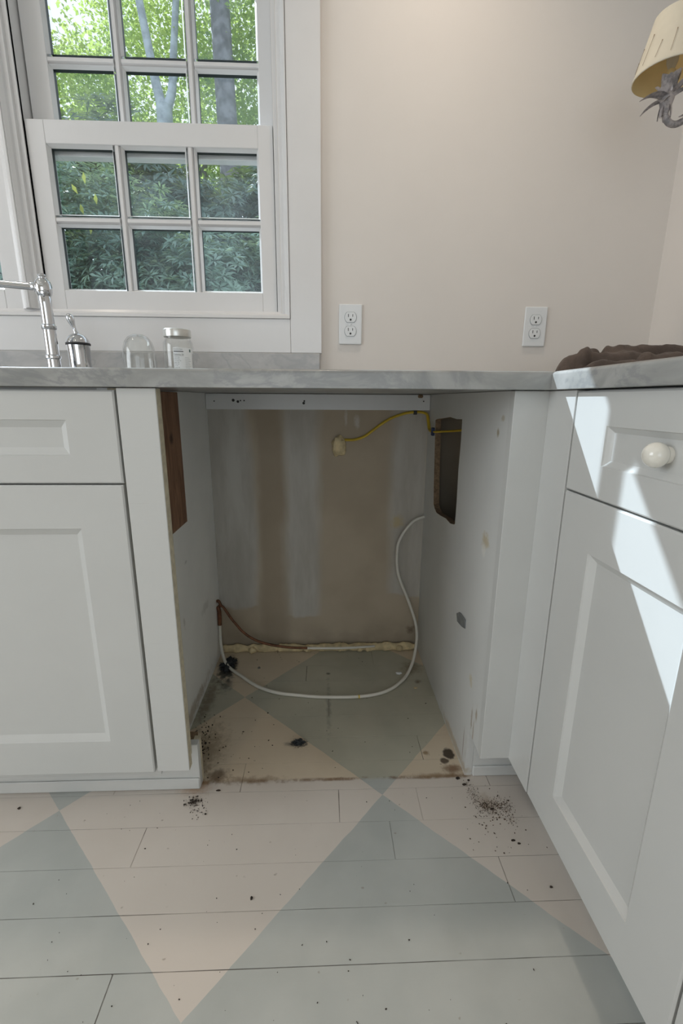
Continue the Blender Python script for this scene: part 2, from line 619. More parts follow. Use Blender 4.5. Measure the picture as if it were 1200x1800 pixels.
def panel_front(x0, x1, z0, z1, rx, rz, t=.02, depth=.009, slope=.013, y=0.0):
    """door or drawer front at y (front) .. y + t with a bevelled recessed field; rx / rz = frame widths"""
    e = .0025
    def rect(i, yy, a=0.0, b=0.0):
        return [(x0 + a, yy, z0 + b), (x1 - a, yy, z0 + b), (x1 - a, yy, z1 - b), (x0 + a, yy, z1 - b)]
    rings = [rect(0, y + t), rect(0, y + e), rect(0, y, e, e), rect(0, y, rx, rz), rect(0, y + .0022, rx + .0012, rz + .0012),
             rect(0, y + depth, rx + slope, rz + slope)]
    bm = bmesh.new()
    vs = [[bm.verts.new(p) for p in r] for r in rings]
    for a, b in zip(vs[:-1], vs[1:]):
        for i in range(4):
            j = (i + 1) % 4
            bm.faces.new((a[i], a[j], b[j], b[i]))
    bm.faces.new(vs[0])
    bm.faces.new(vs[-1])
    bmesh.ops.recalc_face_normals(bm, faces=bm.faces[:])
    return bm


# ------------------------------------------------------------------ dimensions
CT, CB = .914, .8838            # counter top and underside
WALL = .6775                    # face of the window wall
XR = .6664                      # face of the right-hand cabinet run
XW = 1.285                      # right-hand wall
PL, PR = -.087, .607            # the bay's two sides
ZB = .1268                      # underside of the doors
CEIL = 2.45

# ------------------------------------------------------------------ room shell
def struct(name, bm, m, smooth=False):
    return tag(obj(name, bm, m, None, smooth), kind='structure')


floor = struct('floor', box(-2.6, XW, -3.4, WALL + .1, -.06, -.0008), 'seam')
ROWS = [-.0145 - .0828 * k for k in range(-9, 8)]      # seams between the boards, from the wall towards the camera
JOINTS = {0: [-.62, .11, .93], 1: [-.30, .44], 2: [-.75, .216, .86], 3: [-.18, .62], 4: [-.55, .287, .75], 5: [-.03, .66],
          6: [-.40, .52], 7: [-.20, .083, .658], 8: [-.66, .307, .4845], 9: [-.094, .4125], 10: [-.42, .6145],
          11: [-.62, .86], 12: [-.0525, .95], 13: [-.4, .35], 14: [-.1, .6], 15: [-.5, .2]}
for i in range(len(ROWS) - 1):
    y1, y0 = ROWS[i], ROWS[i + 1]
    if y1 > WALL:
        y1 = WALL
    if y0 > WALL - .01:
        continue
    xs = [-1.3] + sorted(JOINTS.get(i, [])) + [1.28]
    for a, b in zip(xs[:-1], xs[1:]):
        g = {9: .00035, 10: .0004, 11: .0006, 12: .0006}.get(i, random.uniform(.0002, .0004))
        h = random.uniform(-.0002, .0002)
        obj('plank', box(a + .0008, b - .0008, y0 + g, y1 - g, -.0007, h, .0003), 'floor', floor)
rest = bmesh.new()
yy = ROWS[-1]
while yy > -3.38:
    box(-2.58, 1.27, max(yy - .0828, -3.39) + .0005, yy - .0005, -.0007, 0, 0, rest)
    yy -= .0828
tag(obj('far_boards', rest, 'floor', floor), kind='stuff')
rest = bmesh.new()
for i in range(len(ROWS) - 1):
    if ROWS[i + 1] < WALL - .01:
        box(-2.58, -1.301, ROWS[i + 1] + .0005, min(ROWS[i], WALL) - .0005, -.0007, 0, 0, rest)
tag(obj('side_boards', rest, 'floor', floor), kind='stuff')

struct('ceiling', box(-2.6, XW, -3.4, WALL + .16, CEIL, CEIL + .1), 'ceiling')
struct('wall_right', box(XW, XW + .12, -3.5, WALL + .16, -.06, CEIL + .1), 'wall')
bm = bmesh.new()
for a in ((-3.5, -1.81, -.06, CEIL + .1), (-.09, WALL + .16, -.06, CEIL + .1), (-1.81, -.09, -.06, .79), (-1.81, -.09, 2.11, CEIL + .1)):
    box(-2.72, -2.6, a[0], a[1], a[2], a[3], 0, bm)
struct('wall_left', bm, 'wall')
bm = bmesh.new()
for a in ((-2.6, -.86, -.06, CEIL), (1.16, XW, -.06, CEIL), (-.86, 1.16, -.06, .59), (-.86, 1.16, 1.91, CEIL)):
    box(a[0], a[1], -3.55, -3.4, a[2], a[3], 0, bm)
struct('wall_rear', bm, 'wall')
HX0, HX1, HZ0, HZ1 = -1.300, .150, 1.112, 2.045      # rough opening of the twin window
bm = bmesh.new()
box(-2.6, HX0, WALL, WALL + .16, -.06, CEIL, 0, bm)
box(HX1, XW, WALL, WALL + .16, CEIL - 2.0, CEIL, 0, bm)
box(HX1, XW, WALL, WALL + .16, -.06, CEIL - 2.0, 0, bm)
box(HX0, HX1, WALL, WALL + .16, -.06, HZ0, 0, bm)
box(HX0, HX1, WALL, WALL + .16, HZ1, CEIL, 0, bm)
wall_back = struct('wall_back', bm, 'wall')
dw = obj('drywall_sheet', box(PL - .01, .905, WALL - .004, WALL + .002, 0.004, CB - .002), 'drywall', wall_back)

# outside: roof overhang that shades the head of the window
tag(obj('eave', box(-3.2, 1.8, WALL + .16, 1.20, 2.452, 2.55), 'siding'), kind='structure')
tag(obj('ground', box(-30, 20, WALL + .16, 45, -.9, -.5), 'lawn'), kind='structure')

# ------------------------------------------------------------------ windows
def sash(win, x0, x1, z0, z1, g, yf, depth, top, bot, name):
    """frame, muntins, panes; g = (glass x0, x1, z0, z1)"""
    gx0, gx1, gz0, gz1 = g
    bm = bmesh.new()
    box(x0, gx0, yf, yf + depth, z0, z1, .0015, bm)
    box(gx1, x1, yf, yf + depth, z0, z1, .0015, bm)
    box(gx0, gx1, yf, yf + depth, z0, gz0, .0015, bm)
    box(gx0, gx1, yf, yf + depth, gz1, z1, .0015, bm)
    s = obj(name, bm, 'trim', win)
    mw = .0215
    cw = (gx1 - gx0 - 2 * mw) / 3
    ch = (gz1 - gz0 - mw) / 2
    def muntin(a, b, c, d, vertical):
        bm = bmesh.new()
        cx, cz, y0, y1 = (a + b) / 2, (c + d) / 2, yf + .002, yf + .029
        if vertical:
            prof = [(a, y0 + .010), (cx - .004, y0), (cx + .004, y0), (b, y0 + .010), (b, y1), (a, y1)]
            rings = [[(p[0], p[1], z) for p in prof] for z in (c, d)]
        else:
            prof = [(c, y0 + .010), (cz - .004, y0), (cz + .004, y0), (d, y0 + .010), (d, y1), (c, y1)]
            rings = [[(x, p[1], p[0]) for p in prof] for x in (a, b)]
        obj('muntin', loft(rings, bm=bm), 'trim', s)
    for k in (1, 2):
        a = gx0 + k * cw + (k - 1) * mw
        muntin(a, a + mw, gz0, gz1, True)
    for k in range(3):
        a = gx0 + k * (cw + mw)
        muntin(a, a + cw, gz0 + ch, gz0 + ch + mw, False)
    for k in range(3):
        for j in range(2):
            a = gx0 + k * (cw + mw)
            c = gz0 + j * (ch + mw)
            # bevelled putty edge
            bm = bmesh.new()
            e = .006
            rings = []
            for yy, q in ((yf + .003, 0), (yf + .014, e)):
                rings.append([(a + q, yy, c + q), (a + cw - q, yy, c + q), (a + cw - q, yy, c + ch - q), (a + q, yy, c + ch - q)])
            loft(rings, cap=False, bm=bm)
            obj('glazing_bead', bm, 'trim', s)
            bm = bmesh.new()
            rings = []
            for yy in (yf + .0145, yf + .028):
                rings.append([(a + e, yy, c + e), (a + cw - e, yy, c + e), (a + cw - e, yy, c + ch - e), (a + e, yy, c + ch - e)])
            loft(rings, cap=False, bm=bm)
            obj('spacer', bm, 'spacer', s)
            obj('pane', box(a + .001, a + cw - .001, yf + .0285, yf + .0305, c + .001, c + ch - .001), 'pane', s)
    return s


def window(name, dx):
    w = thing(name, (dx - .197, WALL, 1.0), kind='structure')
    lo = (-.482 + dx, .0945 + dx, 1.1725, 1.5415)
    hi = (-.471 + dx, .0975 + dx, 1.5675, 1.9500)
    sash(w, -.532 + dx, .137 + dx, 1.119, 1.598, lo, .690, .036, 0, 0, 'lower_sash')
    sash(w, -.530 + dx, .135 + dx, 1.530, 2.012, hi, .731, .0305, 0, 0, 'upper_sash')
    obj('jamb', box(.139 + dx, .150 + dx, .686, .835, 1.112, 2.04), 'trim', w)
    obj('jamb', box(-.550 + dx, -.534 + dx, .686, .835, 1.112, 2.04), 'trim', w)
    obj('head_jamb', box(-.534 + dx, .139 + dx, .686, .835, 2.014, 2.04), 'trim', w)
    obj('sill', box(-.534 + dx, .139 + dx, .686, .86, 1.105, 1.118), 'trim', w)
    return w


w1 = window('window_1', 0)
w2 = window('window_2', -.7495)
# moulded stops and flat casing round the pair
def trim(name, bm, n):
    return tag(obj(name, bm, 'trim'), kind='structure')


def stop_profile(x_in, x_out, z0, z1, name, parent):
    """stepped vertical stop between sash and casing, x_in next to the sash"""
    s = 1 if x_out > x_in else -1
    w = abs(x_out - x_in)
    y = WALL
    pr = [(0, y + .016), (0, y + .004), (w * .30, y + .004), (w * .36, y - .004), (w * .62, y - .006), (w * .70, y - .012),
          (w * .92, y - .019), (w, y - .019), (w, y + .016)]
    rings = [[(x_in + s * a, b, z) for a, b in pr] for z in (z0, z1)]
    return obj(name, loft(rings), 'trim', parent)


stop_profile(.139, .176, 1.103, 2.06, 'stop', w1)
stop_profile(-.534, -.569, 1.118, 2.06, 'stop', w1)
stop_profile(.139 - .7495, -.577, 1.118, 2.06, 'stop', w2)
stop_profile(-.534 - .7495, -1.32, 1.103, 2.06, 'stop', w2)
obj('mullion', box(-.577, -.569, .655, .70, 1.118, 2.06, .001), 'trim', w1)
pr = [(1.119, WALL + .012), (1.119, WALL + .002), (1.112, WALL - .002), (1.110, WALL - .012), (1.106, WALL - .019),
      (1.098, WALL - .020), (1.0965, WALL - .016), (1.0965, WALL + .012)]
obj('sill_bead', loft([[(x, b, a) for a, b in pr] for x in (-1.32, .176)]), 'trim', w1)
trim('trim_1', box(.177, .2695, WALL - .017, WALL - .0005, 1.0010, 2.15, .0015), 1)
trim('trim_2', box(-1.321, .1765, WALL - .017, WALL - .0005, 1.0010, 1.0960, .0015), 2)
trim('trim_3', box(-1.415, -1.322, WALL - .017, WALL - .0005, 1.0010, 2.15, .0015), 3)
trim('trim_4', box(-1.321, .1765, WALL - .017, WALL - .0005, 2.061, 2.15, .0015), 4)

# ------------------------------------------------------------------ left-hand sink cabinet
cab = thing('base_cabinet', (-.30, .30, 0), 'white base cabinet left of the empty bay, drawer over recessed-panel door', 'cabinet')
prof_l = [(.019, CB - .001), (.019, ZB), (.1365, ZB), (.1365, .0005), (WALL - .0045, .0005), (WALL - .0045, CB - .001)]
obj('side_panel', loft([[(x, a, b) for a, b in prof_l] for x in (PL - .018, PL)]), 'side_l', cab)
bm = box(-.0647, -.0005, -.0015, .0175, ZB, CB - .0012, .001)
for f in bm.faces:
    if f.normal.x > .9:
        f.material_index = 1
obj('filler_stile', bm, ['stile', 'raw_edge'], cab)
obj('filler_backing', box(PL, -.006, .0180, .0365, ZB + .01, CB - .0012), 'raw_edge', cab)
obj('door', panel_front(-.500, -.0705, .1245, .7205, .080, .0775, .020, y=-.002), 'cabinet', cab)
obj('drawer_front', panel_front(-.500, -.0690, .7235, .8790, .083, .048, .020, y=-.002), 'cabinet', cab)
obj('face_frame', box(-.9, -.0665, .0195, .034, .10, CB - .001), 'cabinet', cab)
kick = obj('toe_kick', box(-.90, -.0085, .082, .100, .001, .117, .001), 'inner', cab)
obj('shoe_strip', box(-.90, -.0090, .0775, .0818, .001, .030, .002), 'inner', cab)
bm = box(-.0085 - .040, -.0085, .1005, .150, .001, .113)
for f in bm.faces:
    if f.normal.z > .5:
        f.material_index = 1
obj('kick_return', box(-.0215, -.0085, .1003, .112, .001, .1165), 'raw_edge', cab)
obj('kick_block', box(-.086, -.022, .1003, .135, .001, .108), 'chip', cab)
# second door further left, just out of view, keeps the run going
obj('door', panel_front(-.900, -.504, .1245, .7205, .080, .0775, .020, y=-.002), 'cabinet', cab)
obj('drawer_front', panel_front(-.900, -.504, .7235, .8790, .083, .048, .020, y=-.002), 'cabinet', cab)
# board screwed to the side panel
cl = tag(obj('cleat', box(PL + .0005, PL + .006, .06, .372, .5545, CB - .003, .0012), 'wood', cab), 'brown bare wood board on the side panel')

# ------------------------------------------------------------------ back rail of the bay
rail = thing('mounting_rail', (.26, .66, .834), 'white painted mounting rail under the marble across the back of the bay', 'rail')
obj('board', box(PL + .001, PR - .001, .655, WALL - .0045, .8345, CB - .002, .001), 'plastic', rail)
for (x, z, r) in ((-.002, .862, .0045), (.012, .858, .0040), (.020, .861, .0022), (.031, .861, .0022), (.215, .861, .0026), (.213, .8545, .0040),
                  (-.060, .859, .0020), (.585, .862, .0022)):
    obj('screw_hole', lathe([(r, 0), (r * .9, .0009)], n=12, axis=((x, .6549, z), (0, -1, 0))), 'slot', rail)
obj('glue_drip', box(.566, .582, .649, .6552, CB - .012, CB - .0015, .003), 'chip', rail)

# ------------------------------------------------------------------ right-hand side: bay panel, corner filler
corner = thing('corner_cabinet', (.64, .35, 0), 'white blind-corner cabinet side with a rough-cut hole, right of the bay', 'cabinet')
# side panel with the rough cut-out
hole = [(.3125, .822), (.36, .8205), (.42, .823), (.50, .8165), (.56, .8125), (.579, .8085), (.576, .78), (.566, .70), (.553, .60), (.545, .560), (.530, .5505), (.505, .543),
        (.46, .546), (.40, .553), (.355, .551), (.322, .5575), (.3135, .5612), (.312, .62), (.3155, .70), (.311, .77)]
outer_y0, outer_y1, oz0, oz1 = .0345, WALL - .0045, .0005, CB - .001
bm = bmesh.new()
def ring_face(x, flip):
    ov = [(.100, oz0), (outer_y1, oz0), (outer_y1, oz1), (outer_y0, oz1), (outer_y0, ZB), (.100, ZB)]
    o = [bm.verts.new((x, a, b)) for a, b in ov]
    h = [bm.verts.new((x, a, b)) for a, b in hole]
    es = [bm.edges.new((o[i], o[(i + 1) % 6])) for i in range(6)]
    eh = [bm.edges.new((h[i], h[(i + 1) % len(h)])) for i in range(len(h))]
    bmesh.ops.triangle_fill(bm, use_beauty=True, edges=es + eh)
    return o, h
o1, h1 = ring_face(PR, False)
o2, h2 = ring_face(PR + .017, True)
for i in range(6):
    bm.faces.new((o1[i], o1[(i + 1) % 6], o2[(i + 1) % 6], o2[i]))
n = len(hole)
for i in range(n):
    f = bm.faces.new((h1[i], h1[(i + 1) % n], h2[(i + 1) % n], h2[i]))
    f.material_index = 1
bmesh.ops.recalc_face_normals(bm, faces=bm.faces[:])
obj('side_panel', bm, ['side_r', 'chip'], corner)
obj('filler_stile', box(PR - .001, XR + .0190, .0127, .0335, ZB, CB - .0012, .0006), 'cabinet', corner)
obj('toe_kick', box(PR + .0175, .78, .100, .117, .001, ZB + .01, .001), 'inner', corner)
obj('shoe_strip', box(PR + .018, .78, .0945, .0998, .001, .028, .002), 'inner', corner)
obj('cavity_dark_panel', box(.905, .92, .13, WALL - .006, .001, CB - .003), 'shadow_board', corner)  # dark panel added inside so the cavity behind the hole stays dark
# scrap of grey tape and cable tape on the panel
bm = bmesh.new()
pts = [(.2437, .3488), (.222, .362), (.209, .3661), (.1729, .3668), (.1721, .3452), (.19, .340), (.2346, .3317)]
r1 = [(PR - .0008, a, b) for a, b in pts]
r2 = [(PR - .0018 - .0012 * (i % 2), a, b) for i, (a, b) in enumerate(pts)]
tag(obj('tape_scrap', loft([r1, r2], bm=bm), 'tape'), 'torn scrap of grey tape stuck to the side of the bay', 'tape')

# ------------------------------------------------------------------ right-hand cabinet run
rc = thing('base_cabinet', (.95, -.40, 0), 'white base cabinet on the right with porcelain-knobbed drawer, in sunlight', 'cabinet')
obj('filler_stile', box(XR, XR + .02, -.0735, .0125, ZB, CB - .0012, .0004), 'cabinet', rc)
R = rot_right(-.0765, XR)
def place(bm):
    bmesh.ops.transform(bm, matrix=R, verts=bm.verts)
    return bm
obj('door', place(panel_front(0, .3620, ZB + .001, .7262, .0840, .0790, .020, depth=.009, slope=.0115)), 'cabinet', rc)
obj('door', place(panel_front(.3650, .7270, ZB + .001, .7262, .0840, .0790, .020, depth=.009, slope=.0115)), 'cabinet', rc)
dr = obj('drawer_front', place(panel_front(0, .4440, .7290, .8808, .0850, .0480, .020, depth=.008, slope=.0085)), 'cabinet', rc)
obj('drawer_front', place(panel_front(.4470, .7270, .7290, .8808, .0850, .0480, .020, depth=.008, slope=.0085)), 'cabinet', rc)
obj('face_frame', box(XR + .0205, XR + .034, -1.6, .012, .10, CB - .001), 'cabinet', rc)
kn = (XR + .0080, -.2735, .8062)
prof = [(r * .88, h) for r, h in [(.0115, 0), (.0118, .003), (.0108, .0045), (.0115, .0055), (.0145, .0075), (.0166, .0115), (.0170, .0150), (.0163, .0190), (.0142, .0230), (.0105, .0263), (.0055, .0283), (.0006, .0289)]]
tag(obj('knob', lathe(prof, n=36, axis=(kn, (-1, 0, 0))), 'porcelain', dr, True), 'round cream porcelain drawer knob')
obj('toe_kick', box(XR + .075, XR + .09, -1.6, .0, .001, .115), 'inner', rc)
obj('end_panel', box(XR + .034, XW - .002, -1.6, -1.582, .001, CB - .001), 'cabinet', rc)

# ------------------------------------------------------------------ marble tops and backsplash
def slab(x0, x1, y0, y1, z0, z1, r):
    """stone slab: top edges eased by r, underside left square"""
    bm = box(x0, x1, y0, y1, z0, z1)
    top = [e for e in bm.edges if all(abs(v.co.z - z1) < 1e-6 for v in e.verts)]
    bmesh.ops.bevel(bm, geom=top, offset=r, segments=5, affect='EDGES', profile=.5)
    low = [e for e in bm.edges if all(abs(v.co.z - z0) < 1e-6 for v in e.verts)]
    bmesh.ops.bevel(bm, geom=low, offset=.0008, segments=1, affect='EDGES', profile=.5)
    return bm


tag(obj('countertop', slab(-2.0, XW - .002, -.0107, WALL - .001, CB, CT, .0065), 'marble', smooth=True),
    'grey-veined white marble countertop spanning the empty bay under the window', 'countertop')
tag(obj('countertop', slab(XR - .0105, XW - .002, -1.6, -.0112, CB, CT, .0065), 'marble', smooth=True),
    'white marble countertop over the right cabinet run, running toward the viewer', 'countertop')
tag(obj('backsplash', box(-2.0, .2640, WALL - .021, WALL - .0012, CT + .0005, 1.0004, .002), 'marble_lit'),
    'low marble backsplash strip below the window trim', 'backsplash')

# ------------------------------------------------------------------ outlets
def outlet(x, z, label):
    y = WALL - .0005
    t = thing('wall_outlet', (x, WALL, z), label, 'outlet', 'duplex outlets above the counter')
    bm = box(x - .0345, x + .0345, y - .0055, y, z - .0570, z + .0570, .0028, seg=2)
    obj('cover_plate', bm, 'plastic', t)
    obj('screw', lathe([(.0030, 0), (.0028, .0010), (.001, .0013)], n=14, axis=((x, y - .0054, z), (0, -1, 0))), 'plastic', t)
    for s in (-1, 1):
        cz = z + s * .0195
        pts = []
        for k in range(40):
            a = 2 * math.pi * k / 40
            px, pz = .0173 * math.cos(a), .0173 * math.sin(a)
            pts.append((px, max(-.0140, min(.0140, pz))))
        r1 = [(x + p, y - .0050, cz + q) for p, q in pts]
        r2 = [(x + p, y - .0068, cz + q) for p, q in pts]
        r3 = [(x + p * .96, y - .0074, cz + q * .96) for p, q in pts]
        f = obj('receptacle', loft([r1, r2, r3]), 'plastic', t)
        r0 = [(x + p * 1.07, y - .0046, cz + q * 1.07) for p, q in pts]
        r9 = [(x + p * 1.07, y - .0057, cz + q * 1.07) for p, q in pts]
        obj('recess_line', loft([r0, r9]), MAT['tape'], f)
        obj('slot', box(x - .0076, x - .0056, y - .0077, y - .0070, cz + .0005, cz + .0090), 'slot', f)
        obj('slot', box(x + .0056, x + .0074, y - .0077, y - .0070, cz + .0015, cz + .0085), 'slot', f)
        obj('ground_hole', lathe([(.0030, 0), (.0030, .0007)], n=14, axis=((x, y - .0070, cz - .0068), (0, -1, 0))), 'slot', f)


outlet(.3560, 1.0855, 'white duplex wall outlet beside the window casing')
outlet(.9200, 1.0850, 'white duplex wall outlet near the brown towel and wall corner')

# ------------------------------------------------------------------ faucet
fx, fy = -.409, .45
fa = thing('faucet', (fx, fy, CT), 'tall chrome sink faucet with jointed column and long arm, left of the dispenser', 'faucet')
col = [(.024, CT + .0005), (.024, CT + .006), (.017, CT + .010), (.0155, CT + .03), (.0155, .960), (.0185, .963), (.0185, .968), (.0150, .971), (.0145, 1.030),
       (.0170, 1.033), (.0170, 1.040), (.0140, 1.043), (.0135, 1.085), (.0145, 1.100), (.0130, 1.108)]
obj('column', lathe(col, fx, fy, 28), 'chrome', fa, True)
ball = [(.0130, 1.107), (.0165, 1.111), (.0185, 1.118), (.0190, 1.126), (.0183, 1.134), (.0160, 1.141), (.0120, 1.146), (.0085, 1.148), (.0085, 1.151), (.0100, 1.153), (.0085, 1.157), (.004, 1.159), (.0005, 1.1595)]
obj('joint', lathe(ball, fx, fy, 28), 'chrome', fa, True)
arm = lathe([(.0125, .006), (.0125, .018), (.0095, .021), (.0085, .030), (.0080, .10), (.0072, .20), (.0066, .26)], n=20, axis=((fx, fy, 1.1270), (-.985, -.16, .05)))
obj('arm', arm, 'chrome', fa, True)
tip = Vector((fx, fy, 1.127)) + Vector((-.985, -.16, .05)).normalized() * .255
obj('spout', tube([tip, tip + Vector((-.02, -.004, 0)), tip + Vector((-.035, -.006, -.02)), tip + Vector((-.036, -.006, -.07))], lambda t: .0075 + .003 * t, 16, 6), 'chrome', fa, True)
obj('set_screw', lathe([(.005, 0), (.005, .006), (.003, .008)], n=16, axis=((fx + .006, fy - .016, 1.112), (.3, -1, 0))), 'chrome', fa, True)

# ------------------------------------------------------------------ dispenser
sx, sy = -.378, .52
so = thing('soap_dispenser', (sx, sy, CT), 'short chrome dispenser with black ring and angled lever, beside the faucet', 'dispenser')
obj('body', lathe([(.030, CT + .0005), (.030, CT + .016), (.0275, CT + .020), (.0265, .960), (.0275, .990), (.0285, 1.0015)], sx, sy, 32), 'chrome', so, True)
obj('ring', lathe([(.0287, 1.0016), (.0300, 1.003), (.0300, 1.0065), (.0287, 1.008)], sx, sy, 32), 'dark', so, True)
obj('cap', lathe([(.0285, 1.0081), (.0275, 1.013), (.0240, 1.020), (.0180, 1.0265), (.0110, 1.0300), (.0070, 1.0315)], sx, sy, 32), 'chrome', so, True)
d = Vector((-.27, -.10, 1)).normalized()
obj('lever', lathe([(.0066, -.003), (.0066, .004), (.0048, .008), (.0046, .016), (.0062, .024), (.0085, .032), (.0098, .038), (.0098, .043), (.0085, .048), (.005, .052), (.0005, .053)],
                   n=22, axis=((sx, sy, 1.029), d)), 'chrome', so, True)

# ------------------------------------------------------------------ upside-down glass
gx, gy = -.2125, .50
prof = [(.0415, CT + .0006), (.0420, CT + .003), (.0425, .945), (.0420, .970), (.0395, .992), (.0340, 1.010), (.0255, 1.0215), (.0150, 1.0275), (.0005, 1.0290)]
inner = [(r - .0022 if r > .003 else r, z - (.003 if z > .98 else 0)) for r, z in prof]
bm = lathe(prof, gx, gy, 40, cap=False)
lathe(inner[::-1], gx, gy, 40, bm=bm, cap=False)
tag(obj('drinking_glass', bm, 'glass', None, True, (gx, gy, CT)), 'clear stemless glass standing upside down beside the jar', 'glass')

# ------------------------------------------------------------------ jar
jx, jy = -.1090, .50
jar = thing('glass_jar', (jx, jy, CT), 'clear glass jar with silver lid and printed nutrition label', 'jar')
prof = [(.030, CT + .0006), (.036, CT + .004), (.0378, CT + .012), (.0378, .995), (.0368, 1.008), (.0335, 1.0145), (.0322, 1.018), (.0322, 1.024)]
inner = [(r - .0025, z + (.003 if z < .93 else 0)) for r, z in prof]
bm = lathe(prof, jx, jy, 40, cap=False)
lathe(inner[::-1], jx, jy, 40, bm=bm, cap=False)
obj('jar_body', bm, 'glass', jar, True)
obj('lid', lathe([(.0335, 1.0215), (.0345, 1.0222), (.0350, 1.026), (.0350, 1.037), (.0343, 1.040), (.0325, 1.0412), (.0310, 1.0405), (.001, 1.0405)], jx, jy, 40), 'lid', jar, True)
JR = .0384


def on_jar(u, v, r=JR):
    """u metres round the jar from the side facing the viewer, v height"""
    a = math.radians(-76) + u / JR
    return Vector((jx + r * math.cos(a), jy + r * math.sin(a), v))


def jar_patch(name, u0, u1, v0, v1, mat, parent, r, n=14):
    lo = [[on_jar(u0 + (u1 - u0) * k / n, v0, r), on_jar(u0 + (u1 - u0) * k / n, v1, r)] for k in range(n + 1)]
    hi = [[on_jar(u0 + (u1 - u0) * k / n, v0, r + .0002), on_jar(u0 + (u1 - u0) * k / n, v1, r + .0002)] for k in range(n + 1)]
    rings = [[a[0], a[1], b[1], b[0]] for a, b in zip(lo, hi)]
    return obj(name, loft(rings), mat, parent)


lab = jar_patch('label_sheet', -.012, .040, .926, .9935, 'paper', jar, JR)
jar_patch('print_bar', -.0105, .0135, .9830, .9850, 'ink', lab, JR + .0003)
jar_patch('print_bar', -.0105, .0135, .9735, .9739, 'ink', lab, JR + .0003)
jar_patch('logo_mark', .0300, .0345, .9835, .9905, 'ink2', lab, JR + .0003, 4)


def jar_text(body, u, v, size, mat='ink'):
    cu = bpy.data.curves.new('text', 'FONT')
    cu.body = body
    cu.size = size
    cu.resolution_u = 2
    o = bpy.data.objects.new('text', cu)
    C.objects.link(o)
    dg = bpy.context.evaluated_depsgraph_get()
    me = bpy.data.meshes.new_from_object(o.evaluated_get(dg))
    bpy.data.objects.remove(o)
    bm = bmesh.new()
    bm.from_mesh(me)
    bpy.data.meshes.remove(me)
    for w in bm.verts:
        w.co = on_jar(u + w.co.x, v + w.co.y, JR + .0004)
    obj('print', bm, mat, lab)


jar_text('Nutrition Facts', -.0105, .9885, .0036)
jar_text('Calories 50', -.0105, .9750, .0052)
for k in range(7):
    jar_text(['Total Fat 0g', 'Sodium 0mg', 'Total Carb 13g', 'Sugars 12g', 'Protein 0g', 'Iron 0%', 'Calcium 0%'][k], -.0105, .9690 - .0042 * k, .0027)
    jar_patch('print_line', .017, .029 + .006 * ((k * 7) % 3) / 3, .9690 - .0042 * k, .9694 - .0042 * k, 'ink2', lab, JR + .0003, 4)

# ------------------------------------------------------------------ brown towel on the right counter
def towel():
    """heap of rounded cloth folds: the height is the soft maximum of rolled folds lying over each other"""
    folds = [((.848, .30), (.885, .265), .016, 0), ((.862, .335), (1.00, .30), .027, .020), ((.875, .255), (1.06, .195), .024, .004), ((.885, .37), (1.13, .375), .030, .018),
             ((.885, .315), (.925, .345), .020, .036), ((.96, .335), (1.135, .295), .024, .036), ((1.00, .26), (1.13, .275), .026, .018), ((.94, .19), (1.13, .165), .022, 0),
             ((.90, .42), (1.12, .43), .026, 0), ((1.06, .34), (1.14, .36), .022, .040), ((1.175, .20), (1.25, .27), .027, .010), ((1.19, .28), (1.262, .35), .030, .024),
             ((1.17, .37), (1.255, .42), .026, .006), ((1.10, .21), (1.20, .16), .020, 0)]
    nx, ny = 170, 120
    x0, x1, y0, y1 = .800, 1.2835, .115, .475
    verts, faces = [], []
    for j in range(ny + 1):
        for i in range(nx + 1):
            x, y = x0 + (x1 - x0) * i / nx, y0 + (y1 - y0) * j / ny
            wx = x + .012 * noise.noise(Vector((x * 14, y * 14, 3)))
            wy = y + .012 * noise.noise(Vector((x * 14, y * 14, 8)))
            h = 0.0
            for (ax, ay), (bx, by), r, zb in folds:
                dx, dy = bx - ax, by - ay
                t = max(0, min(1, ((wx - ax) * dx + (wy - ay) * dy) / (dx * dx + dy * dy)))
                d = math.hypot(wx - ax - dx * t, wy - ay - dy * t)
                R_ = r * 1.25
                if d < R_:
                    q = d / R_
                    h = max(h, (zb + r * .95) * (1 - q ** 3.2) ** .8)
            h *= 1.0 + .28 * max(0, min(1, (x - .85) / .05))
            h += (.0055 * (1 - abs(noise.noise(Vector((x * 30, y * 60, 5))))) + .007 * noise.noise(Vector((x * 22, y * 40, 1))) - .005 * abs(noise.noise(Vector((x * 40, y * 55, 7))))) * min(1, h / .01)
            verts.append((x, y, CT + .0008 + max(0, h)))
    for j in range(ny):
        for i in range(nx):
            a = j * (nx + 1) + i
            q = (a, a + 1, a + nx + 2, a + nx + 1)
            if max(verts[k][2] for k in q) > CT + .0015:
                faces.append(q)
    me = bpy.data.meshes.new('towel')
    me.from_pydata(verts, [], faces)
    bm = bmesh.new()
    bm.from_mesh(me)
    bpy.data.meshes.remove(me)
    bmesh.ops.delete(bm, geom=[v for v in bm.verts if not v.link_faces], context='VERTS')
    for _ in range(1):
        bmesh.ops.smooth_vert(bm, verts=bm.verts[:], factor=.5, use_axis_x=True, use_axis_y=True, use_axis_z=True)
    bmesh.ops.recalc_face_normals(bm, faces=bm.faces[:])
    for v in bm.verts:
        v.co.z = max(v.co.z, CT + .0006)
    o = obj('towel', bm, 'cloth', None, True)
    for p in o.data.polygons:
        p.use_smooth = True
    return o


tag(towel(), 'crumpled dark brown towel lying on the right-hand marble counter', 'towel')

